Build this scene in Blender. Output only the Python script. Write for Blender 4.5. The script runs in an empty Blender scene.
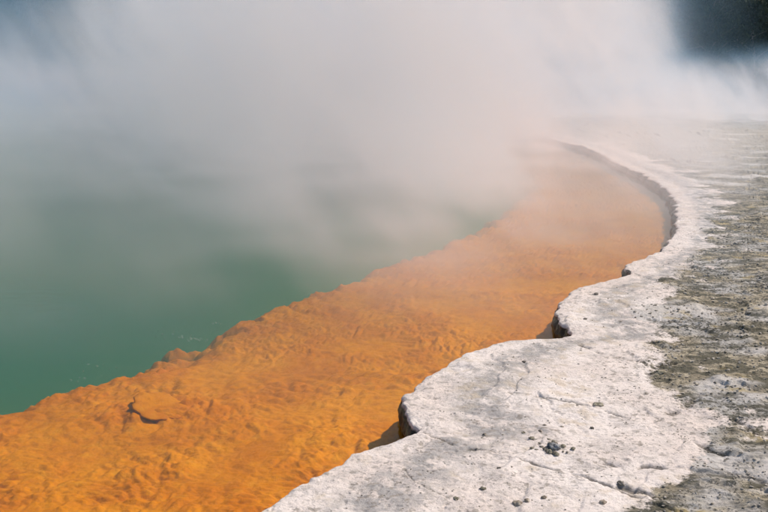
import bpy, bmesh, math, random
import numpy as np

# ------------------------------------------------------------------ camera, sky, sun, exposure
sc = bpy.context.scene
COL = sc.collection
R_ = math.radians

cam_data = bpy.data.cameras.new("camera")
cam_data.sensor_width = 36.0
cam_data.lens = 40.0
cam_data.clip_start = 0.05
cam_data.clip_end = 2000.0
cam = bpy.data.objects.new("camera", cam_data)
cam.location = (0.0, 0.0, 1.85)
cam.rotation_euler = (R_(90 - 10.883), 0, 0)
COL.objects.link(cam)
sc.camera = cam

SUN_EL, SUN_AZ = 49.0, 64.0          # azimuth clockwise from +Y (straight ahead)
world = bpy.data.worlds.new("World")
sc.world = world
world.use_nodes = True
wn = world.node_tree.nodes
wl = world.node_tree.links
wn.clear()
sky = wn.new("ShaderNodeTexSky")
sky.sky_type = 'NISHITA'
sky.sun_disc = False
sky.sun_elevation = R_(SUN_EL)
sky.sun_rotation = R_(SUN_AZ)
sky.altitude = 300
bg = wn.new("ShaderNodeBackground")
bg.inputs["Strength"].default_value = 0.11
wout = wn.new("ShaderNodeOutputWorld")
wl.new(sky.outputs[0], bg.inputs[0])
wl.new(bg.outputs[0], wout.inputs[0])

sun_data = bpy.data.lights.new("sun", 'SUN')
sun_data.energy = 4.0
sun_data.angle = R_(0.6)
sun_data.color = (1.0, 0.89, 0.77)
sun = bpy.data.objects.new("sun", sun_data)
sun.rotation_euler = (R_(90 - SUN_EL), 0, R_(180 - SUN_AZ))
sun.location = (20, 10, 25)
COL.objects.link(sun)

sc.view_settings.view_transform = 'Standard'
sc.view_settings.look = 'None'
sc.view_settings.exposure = 0.0
sc.view_settings.gamma = 1.0
sc.view_settings.use_curve_mapping = False
sc.render.engine = 'CYCLES'
sc.cycles.use_denoising = True
sc.cycles.use_adaptive_sampling = True
sc.cycles.adaptive_threshold = 0.03
sc.cycles.adaptive_min_samples = 16
sc.cycles.max_bounces = 8
sc.cycles.diffuse_bounces = 3
sc.cycles.glossy_bounces = 3
sc.cycles.transparent_max_bounces = 12
sc.cycles.volume_bounces = 4
sc.cycles.volume_step_rate = 1.0
sc.cycles.volume_max_steps = 256
sc.cycles.caustics_reflective = False
sc.cycles.caustics_refractive = False

# ------------------------------------------------------------------ helpers
def tag(o, label=None, cat=None, group=None, kind=None):
    if label: o["label"] = label
    if cat: o["category"] = cat
    if group: o["group"] = group
    if kind: o["kind"] = kind
    return o

def link(name, mesh, mat=None, parent=None):
    o = bpy.data.objects.new(name, mesh)
    COL.objects.link(o)
    if mat is not None and len(mesh.materials) == 0:
        mesh.materials.append(mat)
    if parent is not None:
        o.parent = parent
    return o

_perm = np.random.RandomState(7).permutation(4096).astype(np.int64)
_ga = np.random.RandomState(11).rand(4096) * 2 * np.pi
_gx, _gy = np.cos(_ga), np.sin(_ga)

def perlin(x, y, seed=0):
    """2D gradient noise, about -0.7..0.7"""
    x = np.asarray(x, float); y = np.asarray(y, float)
    xi = np.floor(x).astype(np.int64); yi = np.floor(y).astype(np.int64)
    fx = x - xi; fy = y - yi
    u = fx * fx * fx * (fx * (fx * 6 - 15) + 10)
    v = fy * fy * fy * (fy * (fy * 6 - 15) + 10)
    def g(ix, iy, dx, dy):
        h = _perm[(_perm[(ix + seed * 131) & 4095] + iy * 7 + seed * 17) & 4095]
        return _gx[h] * dx + _gy[h] * dy
    a = g(xi, yi, fx, fy); b = g(xi + 1, yi, fx - 1, fy)
    c = g(xi, yi + 1, fx, fy - 1); d = g(xi + 1, yi + 1, fx - 1, fy - 1)
    return (a + (b - a) * u) * (1 - v) + (c + (d - c) * u) * v

def fbm(x, y, octv=4, seed=0, gain=0.5):
    s = 0.0; a = 1.0
    for k in range(octv):
        s = s + a * perlin(x, y, seed + k)
        x = x * 2.03 + 3.1; y = y * 2.03 - 1.7; a *= gain
    return s

def sstep(a, b, x):
    t = np.clip((x - a) / (b - a), 0, 1)
    return t * t * (3 - 2 * t)

def grid_mesh(name, X, Y, Z, attrs=None, flip=False):
    nr, nc = X.shape
    me = bpy.data.meshes.new(name)
    co = np.stack([X, Y, Z], -1).reshape(-1, 3).astype(np.float32)
    idx = np.arange(nr * nc).reshape(nr, nc)
    a, b, c, d = idx[:-1, :-1], idx[:-1, 1:], idx[1:, 1:], idx[1:, :-1]
    q = np.stack([a, b, c, d] if not flip else [a, d, c, b], -1).reshape(-1)
    nf = q.size // 4
    me.vertices.add(len(co)); me.vertices.foreach_set("co", co.ravel())
    me.loops.add(q.size); me.loops.foreach_set("vertex_index", q.astype(np.int32))
    me.polygons.add(nf)
    me.polygons.foreach_set("loop_start", np.arange(0, q.size, 4, dtype=np.int32))
    me.polygons.foreach_set("use_smooth", np.ones(nf, dtype=bool))
    me.update(calc_edges=True)
    for k, v in (attrs or {}).items():
        at = me.attributes.new(k, 'FLOAT', 'POINT')
        at.data.foreach_set("value", np.asarray(v, np.float32).ravel())
    return me

class NT:
    """small node-tree writer"""
    def __init__(self, name):
        self.m = bpy.data.materials.new(name); self.m.use_nodes = True
        self.t = self.m.node_tree; self.t.nodes.clear()
        self.out = self.t.nodes.new("ShaderNodeOutputMaterial")
    def n(self, typ, **kw):
        nd = self.t.nodes.new(typ)
        for k, v in kw.items(): setattr(nd, k, v)
        return nd
    def set(self, sock, v):
        if isinstance(v, bpy.types.NodeSocket): self.t.links.new(v, sock)
        elif isinstance(v, (tuple, list)):
            sock.default_value = tuple(v) + ((1.0,) if len(sock.default_value) == 4 and len(v) == 3 else ())
        else: sock.default_value = v
    def math(self, op, a, b=0.0, c=0.0, clamp=False):
        nd = self.n("ShaderNodeMath", operation=op, use_clamp=clamp)
        self.set(nd.inputs[0], a); self.set(nd.inputs[1], b); self.set(nd.inputs[2], c)
        return nd.outputs[0]
    def add(self, a, b): return self.math('ADD', a, b)
    def sub(self, a, b): return self.math('SUBTRACT', a, b)
    def mul(self, a, b, clamp=False): return self.math('MULTIPLY', a, b, clamp=clamp)
    def ramp(self, v, a, b, lo=0.0, hi=1.0, smooth=True):
        nd = self.n("ShaderNodeMapRange", interpolation_type='SMOOTHSTEP' if smooth else 'LINEAR')
        for s, x in zip(nd.inputs[:5], (v, a, b, lo, hi)): self.set(s, x)
        return nd.outputs[0]
    def noise(self, vec, scale, detail=3.0, rough=0.5, dist=0.0):
        nd = self.n("ShaderNodeTexNoise")
        self.set(nd.inputs["Vector"], vec); self.set(nd.inputs["Scale"], scale)
        self.set(nd.inputs["Detail"], detail); self.set(nd.inputs["Roughness"], rough)
        self.set(nd.inputs["Distortion"], dist)
        return nd.outputs[0]
    def attr(self, name):
        return self.n("ShaderNodeAttribute", attribute_name=name).outputs["Fac"]
    def coord(self, which="Object"):
        return self.n("ShaderNodeTexCoord").outputs[which]
    def scale(self, vec, s):
        nd = self.n("ShaderNodeMapping"); self.set(nd.inputs["Vector"], vec); self.set(nd.inputs["Scale"], s)
        return nd.outputs[0]
    def mix(self, f, a, b):
        nd = self.n("ShaderNodeMix", data_type='RGBA')
        self.set(nd.inputs[0], f); self.set(nd.inputs[6], a); self.set(nd.inputs[7], b)
        return nd.outputs[2]
    def bump(self, h, strength, dist, normal=None):
        nd = self.n("ShaderNodeBump")
        self.set(nd.inputs["Height"], h); self.set(nd.inputs["Strength"], strength); self.set(nd.inputs["Distance"], dist)
        if normal is not None: self.set(nd.inputs["Normal"], normal)
        return nd.outputs[0]
    def principled(self, col, rough=0.9, normal=None, spec=0.3):
        nd = self.n("ShaderNodeBsdfPrincipled")
        self.set(nd.inputs["Base Color"], col); self.set(nd.inputs["Roughness"], rough)
        self.set(nd.inputs["Specular IOR Level"], spec)
        if normal is not None: self.set(nd.inputs["Normal"], normal)
        self.t.links.new(nd.outputs[0], self.out.inputs["Surface"])
        return self.m

# ------------------------------------------------------------------ shape of the shore (metres, water level z = 0)
RIM = [(-8.0, -6.0), (-3.4, 0.0), (-1.35, 2.2), (-0.72, 2.95), (-0.446, 3.391), (-0.372, 3.512), (-0.208, 3.77), (-0.045, 3.978), (0.13, 4.13), (0.185, 4.19),
       (0.165, 4.25), (0.135, 4.36), (0.125, 4.51), (0.150, 4.72), (0.250, 4.98), (0.355, 5.172), (0.656, 5.599), (0.958, 5.788), (1.215, 5.85), (1.32, 5.90),
       (1.37, 6.0), (1.385, 6.2), (1.375, 6.45), (1.400, 6.65), (1.510, 6.98), (1.60, 7.20), (1.88, 7.596), (2.32, 8.02), (2.40, 8.10), (2.41, 8.22), (2.46, 8.44), (2.57, 8.62), (3.039, 9.231),
       (3.428, 10.007), (3.984, 11.438), (4.568, 13.209), (5.105, 15.282), (5.449, 17.461), (5.75, 20.63), (6.25, 25.171),
       (6.40, 28.54), (6.2, 33), (5.0, 40), (2.0, 47), (-6.0, 53), (-22.0, 57.5), (-45.0, 60.0), (-90.0, 62.0), (-130.0, 80), (-160., 170.)]
_ry = np.array([p[1] for p in RIM]); _rx = np.array([p[0] for p in RIM])

def monotone_slopes(x, y):
    d = np.diff(y) / np.diff(x); m = np.zeros_like(y)
    m[1:-1] = (d[:-1] * np.diff(x)[1:] + d[1:] * np.diff(x)[:-1]) / (x[2:] - x[:-2])
    m[0], m[-1] = d[0], d[-1]
    return m
_rm = monotone_slopes(_ry, _rx)

def hermite(xq, x, y, m):
    i = np.clip(np.searchsorted(x, xq) - 1, 0, len(x) - 2)
    h = x[i + 1] - x[i]; t = (xq - x[i]) / h
    return ((1 + 2 * t) * (1 - t) ** 2 * y[i] + t * (1 - t) ** 2 * h * m[i] + t * t * (3 - 2 * t) * y[i + 1] + t * t * (t - 1) * h * m[i + 1])

def rim_x(y):
    y = np.asarray(y, float)
    r = hermite(y, _ry, _rx, _rm)
    k = 0.014 + 0.0045 * np.clip(y, 0, 30)
    r = r + k * fbm(y * 3.3, y * 0 + 5.2, 3, 3) * 1.2 + 0.018 * fbm(y * 13, y * 0 + 1.2, 2, 9) + 0.07 * sstep(6.5, 11, y) * fbm(y * 1.7, y * 0 + 9.1, 3, 23)
    return r

# where the white rim sheet gives way to the rough grey-olive crust (x of the border at a given y)
BORD = [(-8.0, -6), (-1.0, 0.0), (0.3, 2.4), (0.85, 3.1), (1.12, 3.465), (1.50, 3.716), (1.75, 4.065), (1.72, 4.556), (1.70, 5.133), (1.90, 5.838), (2.24, 6.852), (2.95, 8.029),
        (4.08, 10.368), (5.16, 13.209), (6.2, 17.056), (6.9, 21.5), (7.5, 29.7), (6.5, 40), (-4, 54), (-88, 63), (-160, 170)]
_by = np.array([p[1] for p in BORD]); _bx = np.array([p[0] for p in BORD])

CRACKS = [([(0.13, 4.16), (0.236, 4.116), (0.319, 4.002), (0.375, 3.93), (0.50, 3.93), (0.732, 3.77), (0.922, 3.632), (1.105, 3.418), (1.3, 3.2)], 0.008, 0.013),
          ([(1.24, 5.90), (1.365, 5.716), (1.446, 5.508), (1.50, 5.44)], 0.012, 0.022),
          ([(1.50, 5.44), (1.67, 5.335), (1.885, 5.018)], 0.007, 0.010),
          ([(0.732, 4.741), (0.86, 4.66), (1.048, 4.588), (1.2, 4.47), (1.339, 4.319)], 0.008, 0.012),
          ([(2.36, 8.10), (2.519, 7.75), (2.75, 7.475), (3.0, 7.4)], 0.014, 0.022),
          ([(0.05, 3.75), (0.16, 3.55), (0.30, 3.40), (0.42, 3.2)], 0.005, 0.004)]

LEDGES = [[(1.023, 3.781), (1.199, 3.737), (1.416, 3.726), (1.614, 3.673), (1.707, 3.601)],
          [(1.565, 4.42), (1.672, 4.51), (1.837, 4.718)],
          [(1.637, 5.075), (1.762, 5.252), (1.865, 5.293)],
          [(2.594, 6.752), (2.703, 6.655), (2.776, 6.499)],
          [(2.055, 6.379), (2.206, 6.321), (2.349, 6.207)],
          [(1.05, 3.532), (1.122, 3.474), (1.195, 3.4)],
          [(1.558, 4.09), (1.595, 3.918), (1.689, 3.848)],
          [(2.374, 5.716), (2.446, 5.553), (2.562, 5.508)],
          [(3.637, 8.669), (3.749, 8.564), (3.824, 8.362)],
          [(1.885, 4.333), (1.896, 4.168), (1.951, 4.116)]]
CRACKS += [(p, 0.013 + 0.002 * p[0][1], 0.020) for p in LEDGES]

def seg_dist(X, Y, pts):
    best = np.full(X.shape, 9.0)
    for (x0, y0), (x1, y1) in zip(pts[:-1], pts[1:]):
        dx, dy = x1 - x0, y1 - y0
        t = np.clip(((X - x0) * dx + (Y - y0) * dy) / (dx * dx + dy * dy), 0, 1)
        best = np.minimum(best, np.hypot(X - x0 - t * dx, Y - y0 - t * dy))
    return best

TOP = 0.125
def ground_fields(X, Y, V):
    """height, rough-crust mask and crack mask of the sinter terrace"""
    far = np.clip(Y / 8.0, 0.5, 5.0)                      # relief grows coarser inland and away
    b = np.interp(Y, _by, _bx)
    w1 = fbm(X * 2.1, Y * 1.3, 4, 31)
    rough = sstep(-0.32, 0.42, (X - b) / np.clip(0.6 + 0.03 * Y, .6, 2) + 0.62 * w1)
    streak = fbm(X * 1.1 / far ** .4 + 7, Y * 2.3 / far ** .4, 4, 41)
    # shingled ledges whose faces look back along -y
    q = Y * 4.4 / far ** 0.65 + 0.8 * X / far ** .5 + 2.6 * fbm(X * 0.8 / far ** .6, Y * 0.9 / far ** .6, 4, 51)
    fr = q - np.floor(q)
    saw = (1 - fr) * sstep(0.0, 0.06, fr)
    lm = sstep(0.0, 0.30, fbm(X * 1.6 / far ** .6 + 3, Y * 2.0 / far ** .6, 3, 61))
    h = TOP + 0.016 * fbm(X * 1.3, Y * 1.3, 3, 71) + 0.007 * fbm(X * 6, Y * 6, 3, 81) + 0.0034 * fbm(X * 26, Y * 26, 3, 91)
    amp = np.clip(0.032 * far ** 0.7, 0, 0.09)
    h = h + rough * lm * saw * amp
    h = h + rough * (0.014 * np.abs(fbm(X * 6, Y * 8, 3, 101)) + 0.010 * fbm(X * 18, Y * 22, 3, 111) - 0.014 * np.abs(fbm(X * 30, Y * 38, 2, 115))) * far ** .35
    h = h + rough * 0.022 * far ** .9 * streak * 0.7
    # white sheets: thin overlapping steps too
    q2 = V * 3.1 + 1.6 * fbm(X * 1.2, Y * 1.2, 3, 121); f2 = q2 - np.floor(q2)
    h = h + (1 - rough) * 0.012 * sstep(0.0, 0.1, f2) * (1 - f2) * sstep(-.1, .25, fbm(X * 2, Y * 2, 2, 131))
    # pitted rim band, as fine cross ribs on the lip further off
    h = h + 0.005 * np.exp(-V / 0.25) * fbm(X * 16, Y * 16, 3, 141)
    h = h + 0.014 * sstep(6.5, 9, Y) * np.exp(-V / 0.45) * fbm(X * 3.0, Y * 9.0, 3, 151)
    h = h - 0.006 * np.exp(-V / 0.02) * (1 + 1.6 * fbm(X * 7, Y * 7, 2, 146))
    h = h + 0.008 * np.exp(-((V - .10) / .10) ** 2) * (0.5 + 1.5 * fbm(X * 3, Y * 3, 2, 145))
    pn = perlin(X * 33, Y * 33, 191); pm = sstep(-.05, .30, fbm(X * 2.6, Y * 2.6, 3, 192)) + 0.8 * np.exp(-((V - .42) / .2) ** 2)
    h = h - (1 - rough) * 0.006 * sstep(.24, .42, pn) * np.clip(pm, 0, 1) * sstep(12, 6, Y)
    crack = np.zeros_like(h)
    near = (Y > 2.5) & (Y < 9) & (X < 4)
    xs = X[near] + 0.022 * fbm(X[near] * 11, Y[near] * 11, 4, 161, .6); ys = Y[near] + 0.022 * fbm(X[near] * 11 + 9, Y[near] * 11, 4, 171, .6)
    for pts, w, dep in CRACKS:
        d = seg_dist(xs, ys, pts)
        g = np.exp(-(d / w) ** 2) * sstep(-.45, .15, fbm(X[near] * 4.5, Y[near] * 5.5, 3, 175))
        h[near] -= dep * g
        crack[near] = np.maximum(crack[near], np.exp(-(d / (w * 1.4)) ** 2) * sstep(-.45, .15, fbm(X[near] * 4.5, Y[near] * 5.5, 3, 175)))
    # slow swell far inland so that the flat does not read as a sheet
    h = h + 0.20 * sstep(18, 50, Y) * fbm(X * 0.11, Y * 0.16, 3, 181) + 0.15 * sstep(22, 60, Y)
    return h, rough, crack, streak

def ground_height(x, y):
    X = np.array([float(x)]); Y = np.array([float(y)])
    return float(ground_fields(X, Y, np.maximum(X - rim_x(Y), 0.0))[0][0])

rows = np.concatenate([np.linspace(-5, 2.7, 60)[:-1], 1 / np.linspace(1 / 2.7, 1 / 150., 960)])

# ---- ground (white sinter terrace)
rx = rim_x(rows)
W = np.maximum(0.48 * rows + 0.5 - rx, 2.2)
NC1, NC2 = 430, 110
t1 = np.linspace(0, 1, NC1); t1 = 0.75 * t1 + 0.25 * t1 ** 2
t2 = np.linspace(0, 1, NC2 + 1)[1:] ** 1.6
V = np.concatenate([W[:, None] * t1[None, :], W[:, None] + (7 + 0.7 * np.clip(rows, 0, 200))[:, None] * t2[None, :]], 1)
X = rx[:, None] + V; Y = np.repeat(rows[:, None], V.shape[1], 1)
Z, rough, crack, streak = ground_fields(X, Y, V)
# lip: rounded edge, dark face, undercut, foot on the bed
dr = np.gradient(hermite(rows, _ry, _rx, _rm), rows)
dr = np.clip(dr, -4, 4)
nx, ny = -1 / np.hypot(1, dr), dr / np.hypot(1, dr)
prof = [(-0.10, -0.34), (-0.01, -0.24), (0.018, -0.16), (0.028, -0.115), (0.030, -0.085), (0.024, -0.055), (0.013, -0.032), (0.010, -0.016), (0.006, -0.004)]
LX, LY, LZ = [], [], []
for k, (o, dz) in enumerate(prof):
    jit = 0.016 * fbm(rows * 8 + k * 0.35, rows * 0 + k * 0.6, 3, 201) * (1 if dz < -0.01 else .3) * np.clip(rows / 5, 1, 4)
    oo = (o * np.clip(rows / 6, 1, 2.2) if o > 0 else -(-o)) + jit
    oo = np.where(np.ones_like(rows) > 0, oo, 0)
    LX.append(rx + nx * oo); LY.append(rows + ny * oo); LZ.append(Z[:, 0] + dz + (0.012 * fbm(rows * 11, rows * 0 + k, 2, 211) if dz < -.02 else 0))
LX, LY, LZ = (np.stack(a, 1) for a in (LX, LY, LZ))
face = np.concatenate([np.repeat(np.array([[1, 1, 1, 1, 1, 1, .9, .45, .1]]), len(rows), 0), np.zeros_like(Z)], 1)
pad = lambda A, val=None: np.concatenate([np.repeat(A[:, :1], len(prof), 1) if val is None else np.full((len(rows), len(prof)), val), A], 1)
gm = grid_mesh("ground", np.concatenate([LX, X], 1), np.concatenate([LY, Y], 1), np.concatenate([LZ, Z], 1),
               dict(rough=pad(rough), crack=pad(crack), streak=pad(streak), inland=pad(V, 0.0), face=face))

m = NT("sinter")
P = m.coord("Object")
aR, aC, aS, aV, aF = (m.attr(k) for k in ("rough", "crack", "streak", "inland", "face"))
n_big = m.noise(P, 1.7, 4, .55)
n_mid = m.noise(P, 9.0, 5, .62)
n_fin = m.noise(P, 46.0, 5, .65)
n_spk = m.noise(P, 24.0, 3, .5)
n_st = m.noise(m.scale(P, (1.6, 4.2, 4.0)), 2.4, 8, .74)
n_pat = m.noise(P, 3.4, 3, .55)
col = m.mix(m.ramp(n_big, .35, .68), (0.81, 0.73, 0.675), (0.73, 0.63, 0.565))
col = m.mix(m.mul(m.mul(m.ramp(n_mid, .46, .66), m.ramp(n_pat, .40, .58, .15, 1.0)), .8), col, (0.55, 0.49, 0.45))
# grey strand band running a little inland of the lip
band = m.mul(m.ramp(aV, .16, .34), m.ramp(aV, .78, .45))
col = m.mix(m.mul(m.mul(band, m.ramp(n_mid, .34, .58)), .85), col, (0.34, 0.325, 0.315))
col = m.mix(m.mul(m.mul(m.ramp(n_spk, .56, .63), m.ramp(n_pat, .46, .60, .35, 1.0)), .8), col, (0.33, 0.29, 0.245))
col = m.mix(m.mul(m.mul(m.ramp(n_fin, .54, .66), m.ramp(n_pat, .44, .60, .40, 1.0)), .75), col, (0.25, 0.22, 0.19))
col = m.mix(m.mul(m.mul(m.ramp(n_pat, .50, .36), m.ramp(n_mid, .45, .62)), .6), col, (0.60, 0.49, 0.36))
# rough crust
rc = m.mix(m.ramp(n_mid, .36, .62), (0.47, 0.405, 0.295), (0.24, 0.205, 0.145))
rc = m.mix(m.ramp(n_big, .46, .62), rc, (0.45, 0.43, 0.405))
rc = m.mix(m.mul(m.ramp(n_st, .465, .545), .88), rc, (0.085, 0.080, 0.056))
rc = m.mix(m.mul(m.ramp(n_fin, .52, .62), .85), rc, (0.05, 0.048, 0.038))
rc = m.mix(m.mul(m.ramp(aS, .16, .46), .7), rc, (0.66, 0.62, 0.585))
rc = m.mix(m.mul(m.ramp(m.noise(P, 3.3, 4, .6), .58, .70), .75), rc, (0.42, 0.33, 0.16))
sep = m.n("ShaderNodeSeparateXYZ"); m.set(sep.inputs[0], P)
rc = m.mix(m.mul(m.ramp(sep.outputs[1], 12.0, 34.0), .62), rc, (0.56, 0.50, 0.43))     # the far flat is paler
rmask = m.ramp(m.add(m.add(aR, m.mul(m.sub(n_mid, .5), 1.1)), m.mul(m.sub(n_fin, .5), 1.0)), .36, .64)
col = m.mix(rmask, col, rc)
col = m.mix(m.mul(m.ramp(m.add(aC, m.mul(m.sub(n_fin, .5), .8)),   .3, .85), .62), col, (0.075, 0.066, 0.046))  # crack and ledge lines coloured darker to deepen their shade
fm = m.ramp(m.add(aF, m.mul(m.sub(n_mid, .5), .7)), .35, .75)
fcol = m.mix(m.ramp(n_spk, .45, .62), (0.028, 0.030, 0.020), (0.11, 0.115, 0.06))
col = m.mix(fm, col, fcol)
bh = m.add(m.mul(n_fin, 0.5), m.mul(m.noise(P, 130.0, 4, .6), .25))
nrm = m.bump(bh, 0.9, 0.016)
MAT_SINTER = m.principled(col, m.ramp(fm, 0, 1, .9, .45), nrm, .25)
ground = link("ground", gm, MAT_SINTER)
tag(ground, "white sinter terrace with scalloped lip and rough olive grey crust", None, None, "structure")

# ---- pool bed: orange shelf, lobed drop-off, deep floor
DROP = [(-9.2, -4), (-5.6, 1.0), (-3.6, 3.6), (-2.75, 4.75), (-2.444, 5.144), (-2.256, 5.397), (-2.10, 5.60), (-1.80, 5.75), (-1.522, 6.096), (-1.44, 6.608), (-1.259, 7.208), (-0.815, 8.04), (-0.359, 8.782),
        (0.188, 9.841), (0.722, 10.812), (1.75, 12.917), (3.2, 17.667), (3.9, 25), (3.7, 31), (2.0, 38), (-3, 44), (-24, 54), (-90, 60.5)]
_dy = np.array([p[1] for p in DROP]); _dx = np.array([p[0] for p in DROP])
brow = np.concatenate([np.linspace(-4, 3.2, 40)[:-1], 1 / np.linspace(1 / 3.2, 1 / 34., 760), np.linspace(34.5, 61.5, 60)])
bR = hermite(brow, _ry, _rx, _rm) + 0.10
bD = np.interp(brow, _dy, _dx)
for _ in range(6): bD[1:-1] = .25 * bD[:-2] + .5 * bD[1:-1] + .25 * bD[2:]
wid = bR - bD
s1 = np.linspace(0, 1.12, 430); s2 = 1.12 + np.linspace(0, 1, 50)[1:] ** 2
BX = np.concatenate([bR[:, None] - wid[:, None] * s1[None, :],
                     (bR - wid * 1.12)[:, None] - (34 + 0.3 * brow)[:, None] * (np.linspace(0, 1, 50)[1:] ** 2)[None, :]], 1)
BY = np.repeat(brow[:, None], BX.shape[1], 1)
WD = (BX - np.interp(BY, brow, bD))                       # > 0 on the shelf
wx = BX + 0.10 * fbm(BX * 2, BY * 2, 2, 301); wy = BY + 0.10 * fbm(BX * 2 + 4, BY * 2, 2, 311)
lob = np.abs(perlin(wx * 2.6, wy * 2.6, 321)) * 1.6 + 0.35 * np.abs(perlin(wx * 6, wy * 6, 331))
e = WD + 0.34 * (lob - 0.45)
pill = 0.046 * np.abs(perlin(wx * 6.2, wy * 6.2, 341)) + 0.034 * np.abs(perlin(wx * 12.5, wy * 13, 351)) + 0.014 * np.abs(perlin(wx * 26, wy * 28, 361)) + 0.007 * fbm(wx * 40, wy * 40, 2, 371)
pill *= (0.36 + 0.80 * sstep(-.25, .35, fbm(BX * .9, BY * .9, 2, 381) + 0.25 * sstep(1.6, 0.2, WD)))
BZ = -0.155 + pill + 0.035 * fbm(BX * 1.1, BY * 1.1, 3, 391)
BZ = BZ + 0.02 * sstep(0.6, .1, e)
drop = np.maximum(0.10 - e, 0)
BZ = BZ - 0.62 * drop ** 1.3 - 1.0 * np.maximum(drop - .35, 0)
BZ = np.maximum(BZ, -3.2 + 0.1 * fbm(BX * .4, BY * .4, 2, 397))
bm_ = grid_mesh("pool_bed", BX, BY, BZ, dict(deep=sstep(-.35, -.9, BZ)), flip=True)
m = NT("orange_shelf")
P = m.coord("Object")
n1 = m.noise(P, 2.2, 4, .55); n2 = m.noise(P, 13, 4, .6); n3 = m.noise(P, 50, 3, .6)
col = m.mix(m.ramp(n1, .36, .66), (0.87, 0.300, 0.005), (0.74, 0.215, 0.004))
col = m.mix(m.mul(m.ramp(n2, .50, .68), .6), col, (0.58, 0.165, 0.005))
col = m.mix(m.mul(m.ramp(n2, .46, .32), .22), col, (0.92, 0.45, 0.03))
col = m.mix(m.mul(m.ramp(n3, .58, .7), .4), col, (0.27, 0.08, 0.012))
col = m.mix(m.attr("deep"), col, (0.12, 0.22, 0.16))
MAT_SHELF = m.principled(col, .95, m.bump(m.noise(P, 60, 4, .6), .5, .012), .0)
bed = link("pool_bed", bm_, MAT_SHELF)
tag(bed, "orange underwater shelf along the rim falling into green depths", None, None, "structure")

# ---- pool water: a closed body with a calm surface and milky green turbidity
def box_mesh(name, x0, x1, y0, y1, z0, z1):
    me = bpy.data.meshes.new(name)
    v = [(x, y, z) for z in (z0, z1) for y in (y0, y1) for x in (x0, x1)]
    me.from_pydata(v, [], [(0, 2, 3, 1), (4, 5, 7, 6), (0, 1, 5, 4), (1, 3, 7, 5), (3, 2, 6, 7), (2, 0, 4, 6)])
    me.update()
    return me
m = NT("pool_water")
P = m.coord("Object")
rip = m.add(m.mul(m.noise(m.scale(P, (1, 1.5, 1)), 5.0, 2, .5), 1.0), m.mul(m.noise(P, 22.0, 2, .5), .22))
nrm = m.bump(rip, 0.14, 0.02)
fres = m.n("ShaderNodeFresnel"); m.set(fres.inputs["IOR"], 1.33); m.set(fres.inputs["Normal"], nrm)
gl = m.n("ShaderNodeBsdfGlossy"); m.set(gl.inputs["Color"], (.55, .55, .55)); m.set(gl.inputs["Roughness"], .03); m.set(gl.inputs["Normal"], nrm)
tr = m.n("ShaderNodeBsdfTransparent")
mx = m.n("ShaderNodeMixShader")
m.set(mx.inputs[0], fres.outputs[0]); m.set(mx.inputs[1], tr.outputs[0]); m.set(mx.inputs[2], gl.outputs[0])
m.t.links.new(mx.outputs[0], m.out.inputs["Surface"])
pv = m.n("ShaderNodeVolumePrincipled")
m.set(pv.inputs["Color"], (0.26, 0.66, 0.44)); m.set(pv.inputs["Density"], 0.30)
m.set(pv.inputs["Anisotropy"], 0.0)
m.t.links.new(pv.outputs[0], m.out.inputs["Volume"])
water = link("pool_water", box_mesh("pool_water", -70, 8.5, -4.5, 61.5, -3.6, 0.0), m.m)
tag(water, "still milky green hot spring water over the orange shelf", None, None, "structure")

# ---- forested hill beyond the flat
hx, hy = np.meshgrid(np.linspace(-260, 260, 120), np.concatenate([np.linspace(92, 160, 40), np.linspace(165, 420, 40)]))
hz = -0.3 + 34 * sstep(92, 190, hy + 14 * fbm(hx * .012, hy * .012, 2, 401)) + 55 * sstep(170, 400, hy) + 2.0 * fbm(hx * .06, hy * .06, 3, 411)
m = NT("scrub_hill")
P = m.coord("Object")
MAT_HILL = None
col = m.mix(m.ramp(m.noise(P, .35, 5, .6), .4, .62), (0.012, 0.020, 0.011), (0.028, 0.038, 0.018))
MAT_HILL = m.principled(col, .95, m.bump(m.noise(P, .8, 5, .65), 1.0, 1.5), .1)
hill = link("hill", grid_mesh("hill", hx, hy, hz), MAT_HILL)
tag(hill, "dark wooded hillside rising beyond the steaming flat", None, None, "structure")

# ------------------------------------------------------------------ trees beyond the flat
def leaf_mat(name, a, b):
    m = NT(name); P = m.coord("Object")
    return m.principled(m.mix(m.ramp(m.noise(P, .9, 4, .6), .38, .62), a, b), 1.0, None, .0)
MAT_LEAF = [leaf_mat("leaf_dark", (0.010, 0.018, 0.009), (0.026, 0.040, 0.018)), leaf_mat("leaf_olive", (0.014, 0.022, 0.010), (0.034, 0.046, 0.020))]
m = NT("bark"); MAT_BARK = m.principled(m.mix(m.noise(m.coord("Object"), 5, 4, .6), (0.05, 0.04, 0.03), (0.12, 0.10, 0.08)), .9)

def tube(bm, p0, p1, r0, r1, seg=7):
    p0 = np.array(p0, float); p1 = np.array(p1, float); d = p1 - p0; d /= np.linalg.norm(d)
    a = np.cross(d, (0.3, 1, 0.2)); a /= np.linalg.norm(a); b = np.cross(d, a)
    ring = lambda p, r: [bm.verts.new(p + r * (math.cos(2 * math.pi * k / seg) * a + math.sin(2 * math.pi * k / seg) * b)) for k in range(seg)]
    A, B = ring(p0, r0), ring(p1, r1)
    for k in range(seg):
        bm.faces.new((A[k], A[(k + 1) % seg], B[(k + 1) % seg], B[k]))

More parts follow.
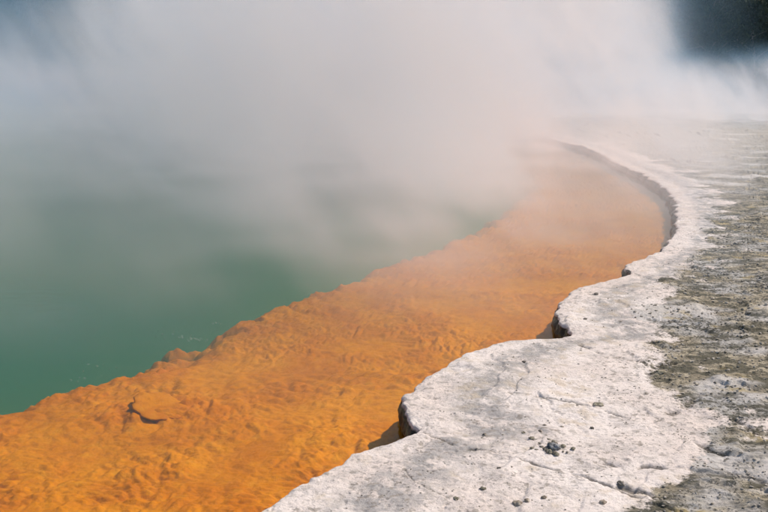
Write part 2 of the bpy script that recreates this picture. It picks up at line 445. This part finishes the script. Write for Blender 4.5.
def tree_meshes(seed, h, spread):
    rs = np.random.RandomState(seed)
    bm = bmesh.new()
    pts = [np.array((0, 0, -0.4))]
    for k in range(1, 7):
        pts.append(np.array((rs.normal(0, .12) * k * .5, rs.normal(0, .12) * k * .5, h * .80 * k / 6)))
    for k in range(6): tube(bm, pts[k], pts[k + 1], h * .026 * (1 - k / 7.5), h * .026 * (1 - (k + 1) / 7.5))
    tips = []
    for k in range(26):
        f = rs.uniform(.22, .98); i = min(int(f * 6), 5)
        base = pts[i] + (pts[i + 1] - pts[i]) * (f * 6 - i)
        a = rs.uniform(0, 2 * math.pi); L = spread * (1.05 - .62 * f) * rs.uniform(.7, 1.15)
        tip = base + np.array((math.cos(a) * L, math.sin(a) * L, L * rs.uniform(.15, .6)))
        tube(bm, base, tip, h * .009 * (1.2 - f), h * .002, 5)
        tips.append((base, tip))
    tm = bpy.data.meshes.new("trunk"); bm.to_mesh(tm); bm.free()
    tm.materials.append(MAT_BARK)
    verts, faces = [], []
    for base, tip in tips:
        for c in range(9):
            ctr = base + (tip - base) * rs.uniform(.35, 1.08) + rs.normal(0, .16 * spread, 3) * (1, 1, .7)
            for l in range(22):
                p = ctr + rs.normal(0, .11 * spread, 3) * (1, 1, .65)
                u = rs.normal(0, 1, 3); u /= np.linalg.norm(u); v = np.cross(u, rs.normal(0, 1, 3)); v /= np.linalg.norm(v)
                s = rs.uniform(.10, .24); n0 = len(verts)
                verts += [p - u * s, p + v * s * .45, p + u * s, p - v * s * .45]
                faces.append((n0, n0 + 1, n0 + 2, n0 + 3))
    cm = bpy.data.meshes.new("crown"); cm.from_pydata([tuple(v) for v in verts], [], faces); cm.update()
    cm.materials.append(MAT_LEAF[seed % 2])
    return tm, cm
TREES = [tree_meshes(s, 11.0, 3.6) for s in (1, 2, 3)]
rs = np.random.RandomState(5)
spots = []
for k in range(44):
    y = rs.uniform(84, 122); a = R_(rs.uniform(11, 27) if k < 36 else rs.uniform(-26, 11))
    spots.append((y * math.tan(a), y))
spots.sort(key=lambda p: p[1])
for k, (x, y) in enumerate(spots):
    tm, cm = TREES[k % 3]
    root = bpy.data.objects.new("tree", None); COL.objects.link(root)
    i = np.argmin((hx - x) ** 2 + (hy - y) ** 2)
    root.location = (x, y, hz.ravel()[i] - .2 if y > 92 else 0.3)
    root.rotation_euler = (0, 0, rs.uniform(0, 6.28)); s = rs.uniform(.8, 1.35); root.scale = (s, s, s * rs.uniform(.9, 1.2))
    tag(root, "dark broadleaf tree in the wood behind the drifting steam", "tree", "dark trees behind the steam")
    link("trunk", tm, None, root); link("crown", cm, None, root)

# ------------------------------------------------------------------ stones, slabs, pebbles, bubbles
def stone_mesh(name, seed, r, flat=.6, sub=3, rough_=.7):
    bm = bmesh.new(); bmesh.ops.create_icosphere(bm, subdivisions=sub, radius=1.0)
    for v in bm.verts:
        c = v.co.copy()
        n = float(fbm(np.array([c.x * 1.3 + c.z + seed]), np.array([c.y * 1.3 - c.z * .7 + seed * 3.1]), 3, seed)[0])
        n2 = float(perlin(np.array([c.x * 5 + seed]), np.array([c.y * 5 + c.z * 4]), seed + 5)[0])
        c = c * (1 + rough_ * n + .28 * n2)
        v.co = (c.x * r, c.y * r * .85, c.z * r * flat)
    for f in bm.faces: f.smooth = True
    me = bpy.data.meshes.new(name); bm.to_mesh(me); bm.free(); return me

def stone_mat(name, a, b, scale=40):
    m = NT(name); P = m.coord("Object")
    n = m.noise(P, scale, 5, .62)
    return m.principled(m.mix(m.ramp(n, .38, .62), a, b), .9, m.bump(n, .7, .01), .2)
MAT_DARK = stone_mat("dark_stone", (0.12, 0.105, 0.088), (0.28, 0.25, 0.21))
MAT_BROWN = stone_mat("brown_stone", (0.22, 0.18, 0.135), (0.45, 0.39, 0.32))
MAT_MOSS = stone_mat("mossy_stone", (0.13, 0.12, 0.08), (0.36, 0.325, 0.25))
MAT_BLUE = stone_mat("blue_grey_stone", (0.13, 0.135, 0.14), (0.36, 0.36, 0.365))
STONES = [ # x, y, radius, flatness, material, name, label
    (0.517, 4.116, .017, .8, MAT_BROWN, "stone", "small brown stone on the white sheet above the middle crack"),
    (1.084, 4.195, .016, .7, MAT_DARK, "stone", "small dark stone standing alone to the right of the grey lump"),
    (0.913, 5.335, .019, .5, MAT_DARK, "stone", "black flat stone on the grey band of the middle scallop"),
    (1.553, 6.379, .022, .6, MAT_DARK, "stone", "dark stone just inland of the shaded nook in the rim"),
    (1.840, 7.206, .030, .55, MAT_DARK, "stone", "dark stone on the white rim above the shaded nook"),
    (2.395, 8.190, .034, .9, MAT_DARK, "stone", "black knob of stone at the notch in the farther rim"),
    (1.201, 4.541, .045, .25, MAT_MOSS, "stone", "flat mossy olive stone beside the long thin crack"),
    (0.572, 3.373, .030, .6, MAT_BROWN, "stone", "largest brown crumbly stone at the bottom edge of the photo"),
    (0.610, 3.385, .019, .6, MAT_BROWN, "stone", "brown stone touching the right side of the largest bottom stone"),
    (0.439, 3.522, .022, .6, MAT_MOSS, "stone", "olive grey stone on the white sheet left of the bottom stones"),
    (0.311, 3.418, .018, .6, MAT_MOSS, "stone", "leftmost olive stone near the bottom of the white sheet"),
    (0.536, 3.716, .012, .8, MAT_DARK, "stone", "round dark stone just below the middle crack"),
    (0.598, 3.740, .010, .6, MAT_DARK, "stone", "tiny black stone lying on the middle crack"),
    (0.689, 3.409, .017, .7, MAT_BROWN, "stone", "brown stone between the bottom stones and the rough crust"),
    (0.715, 4.130, .016, .6, MAT_MOSS, "stone", "olive stone up and left of the blue grey lump"),
    (0.745, 4.060, .019, .5, MAT_MOSS, "stone", "olive crumb of stone just left of the blue grey lump"),
    (0.806, 4.150, .014, .7, MAT_BROWN, "stone", "brown stone directly behind the blue grey lump"),
    (0.845, 4.240, .013, .6, MAT_BROWN, "stone", "small brown stone farther behind the blue grey lump"),
    (0.930, 4.215, .013, .5, MAT_BROWN, "stone", "brown stone behind and right of the blue grey lump"),
    (2.206, 6.321, .050, .35, MAT_DARK, "stone", "broad black stone along the dark ledge in the rough crust"),
    (1.720, 5.100, .045, .35, MAT_MOSS, "stone", "mossy stone at the corner where white sheet meets rough crust"),
    (0.930, 3.360, .024, .6, MAT_BROWN, "stone", "brown stone at the start of the rough crust by the bottom edge"),
    (1.060, 3.560, .022, .6, MAT_DARK, "stone", "dark stone in front of the black ledge at lower right"),
]
for k, (x, y, r, fl, mt, nm, lb) in enumerate(STONES):
    r *= .72
    o = link(nm, stone_mesh("stone", 20 + k, r, fl), mt)
    o.location = (x, y, ground_height(x, y) + r * fl * .12); o.rotation_euler = (0, 0, k * 1.7)
    tag(o, lb, "stone", "loose stones on the sinter")
# the blue grey lump with its skirt of crumbs
lump = bpy.data.objects.new("mineral_lump", None); COL.objects.link(lump)
lump.location = (0.837, 3.942, ground_height(.837, 3.942))
tag(lump, "blue grey mineral lump ringed by dark mossy crumbs on the white sheet", "rock")
c = link("core", stone_mesh("core", 77, .030, .5, 3, 1.0), MAT_BLUE, lump); c.location = (0, 0, .006)
rs = np.random.RandomState(3)
for k in range(34):
    a = rs.uniform(0, 6.28); d = rs.uniform(.022, .105) ; r = rs.uniform(.005, .015) * (1.15 - 5 * (d - .02))
    c = link("crumb", stone_mesh("crumb", 90 + k, r, .6, 2), MAT_MOSS if k % 3 else MAT_DARK, lump)
    c.location = (math.cos(a) * d * 1.15, math.sin(a) * d, r * .1)

# orange slab on the shelf
def slab_mesh(name, seed, rx_, ry_, th, n=34):
    bm = bmesh.new(); top, low = [], []
    for k in range(n):
        a = 2 * math.pi * k / n
        q = 1 + .34 * float(fbm(np.array([math.cos(a) * 1.6 + seed]), np.array([math.sin(a) * 1.6]), 3, seed)[0])
        top.append((math.cos(a) * rx_ * q, math.sin(a) * ry_ * q)); 
    rings = []
    for s, z in ((.0, th * .95), (.45, th * 1.05), (.8, th), (.95, th * .85), (1.0, th * .5), (.93, 0.0), (.7, -th * .3)):
        if s == 0: rings.append([bm.verts.new((0, 0, z))]); continue
        rings.append([bm.verts.new((x * s, y * s, z + .10 * th * math.sin(9 * x / rx_ + 5 * y / ry_))) for x, y in top])
    for k in range(n):
        bm.faces.new((rings[0][0], rings[1][k], rings[1][(k + 1) % n]))
        for i in range(1, len(rings) - 1):
            bm.faces.new((rings[i][k], rings[i + 1][k], rings[i + 1][(k + 1) % n], rings[i][(k + 1) % n]))
    bmesh.ops.recalc_face_normals(bm, faces=bm.faces)
    for f in bm.faces: f.smooth = True
    me = bpy.data.meshes.new(name); bm.to_mesh(me); bm.free(); return me
slab = link("sunken_slab", slab_mesh("sunken_slab", 6, .165, .22, .016), MAT_SHELF)
slab.location = (-1.44, 5.14, -.117); slab.rotation_euler = (R_(4), R_(7), R_(25))
tag(slab, "flat orange slab lying underwater on the orange shelf", "rock slab")

# loose pebbles and crumbs, too small and many to tell apart
rs = np.random.RandomState(17)
bm = bmesh.new(); bmesh.ops.create_icosphere(bm, subdivisions=1, radius=1.0)
iv = np.array([v.co[:] for v in bm.verts]); ifc = np.array([[v.index for v in f.verts] for f in bm.faces]); bm.free()
N = 3800
py = 1 / rs.uniform(1 / 12., 1 / 2.9, N * 2); pxr = rim_x(py)
px = pxr + .10 + rs.rand(N * 2) ** .8 * np.maximum(.5 * py + .4 - pxr, .3)
_, rg, _, _ = ground_fields(px, py, px - pxr)
clus = fbm(px * 3.1, py * 3.1, 3, 501)
keep = rs.rand(N * 2) < np.where(rg > .5, .75, .10 + .55 * sstep(.05, .40, clus))
px, py, rg = px[keep][:N], py[keep][:N], rg[keep][:N]
gz = ground_fields(px, py, px - rim_x(py))[0]
sz = np.where(rg > .5, rs.uniform(.003, .012, len(px)), rs.uniform(.0022, .0070, len(px))) * np.clip(py / 5, .8, 1.6)
allv = []; allf = []
for k in range(len(px)):
    v = iv * (1 + .25 * rs.normal(0, 1, (len(iv), 1))) * sz[k] * np.array([1, .85, .6])
    a = rs.uniform(0, 6.28); ca, sa = math.cos(a), math.sin(a)
    v = np.stack([v[:, 0] * ca - v[:, 1] * sa + px[k], v[:, 0] * sa + v[:, 1] * ca + py[k], v[:, 2] + gz[k] + sz[k] * .2], 1)
    allv.append(v); allf.append(ifc + k * len(iv))
me = bpy.data.meshes.new("pebbles")
V_ = np.concatenate(allv); F_ = np.concatenate(allf)
me.from_pydata(V_.tolist(), [], F_.tolist()); me.update()
m = NT("pebble"); P = m.coord("Object")
col = m.mix(m.ramp(m.noise(P, 30, 3, .6), .35, .6), (0.20, 0.175, 0.135), (0.50, 0.45, 0.385))
peb = link("pebbles", me, m.principled(col, .9, None, .2))
tag(peb, "scattered pebbles and crumbs over the sinter crust", None, None, "stuff")

# gas bubbles breaking at the surface
m = NT("bubble_film")
P_b = m.n("ShaderNodeBsdfPrincipled"); m.set(P_b.inputs["Base Color"], (0.75, 0.82, 0.80)); m.set(P_b.inputs["Roughness"], .08)
m.set(P_b.inputs["Alpha"], .08); m.t.links.new(P_b.outputs[0], m.out.inputs["Surface"])
bm = bmesh.new()
for cx, cy, n, sp in ((-1.46, 6.235, 22, .06), (-1.62, 6.40, 12, .10), (-1.36, 6.70, 6, .02), (-1.90, 5.57, 8, .12), (-2.0, 5.35, 4, .05)):
    for k in range(n):
        r = rs.uniform(.004, .011)
        mtx = __import__("mathutils").Matrix.Translation((cx + rs.normal(0, sp), cy + rs.normal(0, sp * .8), .001))
        d = bmesh.ops.create_uvsphere(bm, u_segments=10, v_segments=8, radius=r, matrix=mtx)
        bmesh.ops.delete(bm, geom=[v for v in d["verts"] if v.co.z < 0], context='VERTS')
for f in bm.faces: f.smooth = True
me = bpy.data.meshes.new("gas_bubbles"); bm.to_mesh(me); bm.free()
tag(link("gas_bubbles", me, m.m), "tiny gas bubbles breaking on the green water", None, None, "stuff")

# ------------------------------------------------------------------ steam over the pool
m = NT("steam_vapour")
P = m.coord("Object")
sx = m.n("ShaderNodeSeparateXYZ"); m.set(sx.inputs[0], P)
x, y, z = sx.outputs
cv = m.n("ShaderNodeCombineXYZ"); m.set(cv.inputs[0], m.add(x, m.mul(z, .55))); m.set(cv.inputs[1], y); m.set(cv.inputs[2], m.mul(z, .55))
Ps = cv.outputs[0]                                              # billows lean with the breeze
nA = m.noise(Ps, 0.16, 2, .5, .3)            # billows
nB = m.noise(Ps, 0.42, 3, .60, .5)           # wisps
shore = m.mul(m.sub(1.0, m.math('EXPONENT', m.mul(m.sub(y, 4.0), -0.125))), 6.8)
drift = m.add(m.mul(m.ramp(y, 7.0, 12.0, 0.0, 0.9), m.ramp(z, 2.2, .5)), m.mul(m.ramp(y, 20.0, 50.0, 0.0, 8.5), m.ramp(z, .6, 2.6)))
edge = m.add(m.add(shore, drift), m.add(m.mul(m.sub(nA, .5), 7.0), m.mul(m.sub(nB, .5), 4.0)))
over = m.ramp(m.sub(edge, x), -1.0, 5.6)
dist = m.ramp(m.add(m.add(y, m.mul(x, -.20)), m.mul(m.sub(nA, .5), 8.0)), 3.4, 9.8)
dist = m.math('MAXIMUM', dist, m.mul(m.ramp(nB, .44, .64, 0.0, .60), m.mul(m.ramp(y, 4.2, 7.5), m.ramp(z, 1.6, .1))))
back = m.ramp(y, 64.0, 52.0)
high = m.mul(m.ramp(z, 9.8, 2.5), m.ramp(z, 2.2, 0.2, 1.0, 2.0))
left = m.ramp(m.add(m.add(x, m.mul(y, .36)), m.mul(m.sub(nA, .5), 3.0)), -1.5, 8.0, 0.04, 1.0)
left = m.math('MAXIMUM', left, m.mul(m.ramp(y, 26.0, 46.0, 0.0, .34), m.ramp(z, 10.0, 1.0)))
clear = m.math('MAXIMUM', m.ramp(m.add(m.sub(x, m.mul(y, .335)), m.mul(m.sub(nB, .5), 8.0)), 3.8, -3.0), m.ramp(z, 3.4, 1.2))
over = m.mul(over, clear)
plume = m.mul(m.mul(m.mul(over, left), dist), m.mul(back, high))
lowb = m.mul(m.mul(m.ramp(y, 36.0, 58.0), m.ramp(m.add(z, m.mul(m.sub(nA, .5), 2.5)), 4.8, 1.5)), m.mul(m.ramp(y, 69.5, 64.0), .7))
wisp = m.mul(m.ramp(nA, .30, .70, .35, 1.5), m.ramp(nB, .40, .62, .10, 2.0))
veil = m.mul(m.mul(m.ramp(m.sub(edge, x), 1.0, 4.5), m.ramp(y, 3.6, 6.2)), m.mul(m.mul(m.ramp(z, 2.8, .2), back), m.ramp(nB, .40, .64, .022, .115)))
dens = m.math('MAXIMUM', m.mul(m.mul(m.math('MAXIMUM', plume, lowb), wisp), 0.25), veil)
pv = m.n("ShaderNodeVolumePrincipled")
m.set(pv.inputs["Color"], m.mix(m.ramp(dens, 0.004, 0.062), (0.42, 0.72, 1.0), (1.0, 0.957, 0.945))); m.set(pv.inputs["Density"], dens); m.set(pv.inputs["Anisotropy"], 0.25)  # thin vapour tinted blue; on the left the tint stands in for shade
m.t.links.new(pv.outputs[0], m.out.inputs["Volume"])
m.m.cycles.volume_step_rate = 1.0
steam = link("steam", box_mesh("steam", -42, 30, 3.2, 70, 0.012, 10.0), m.m)
tag(steam, "thick white steam drifting off the hot pool", None, None, "stuff")
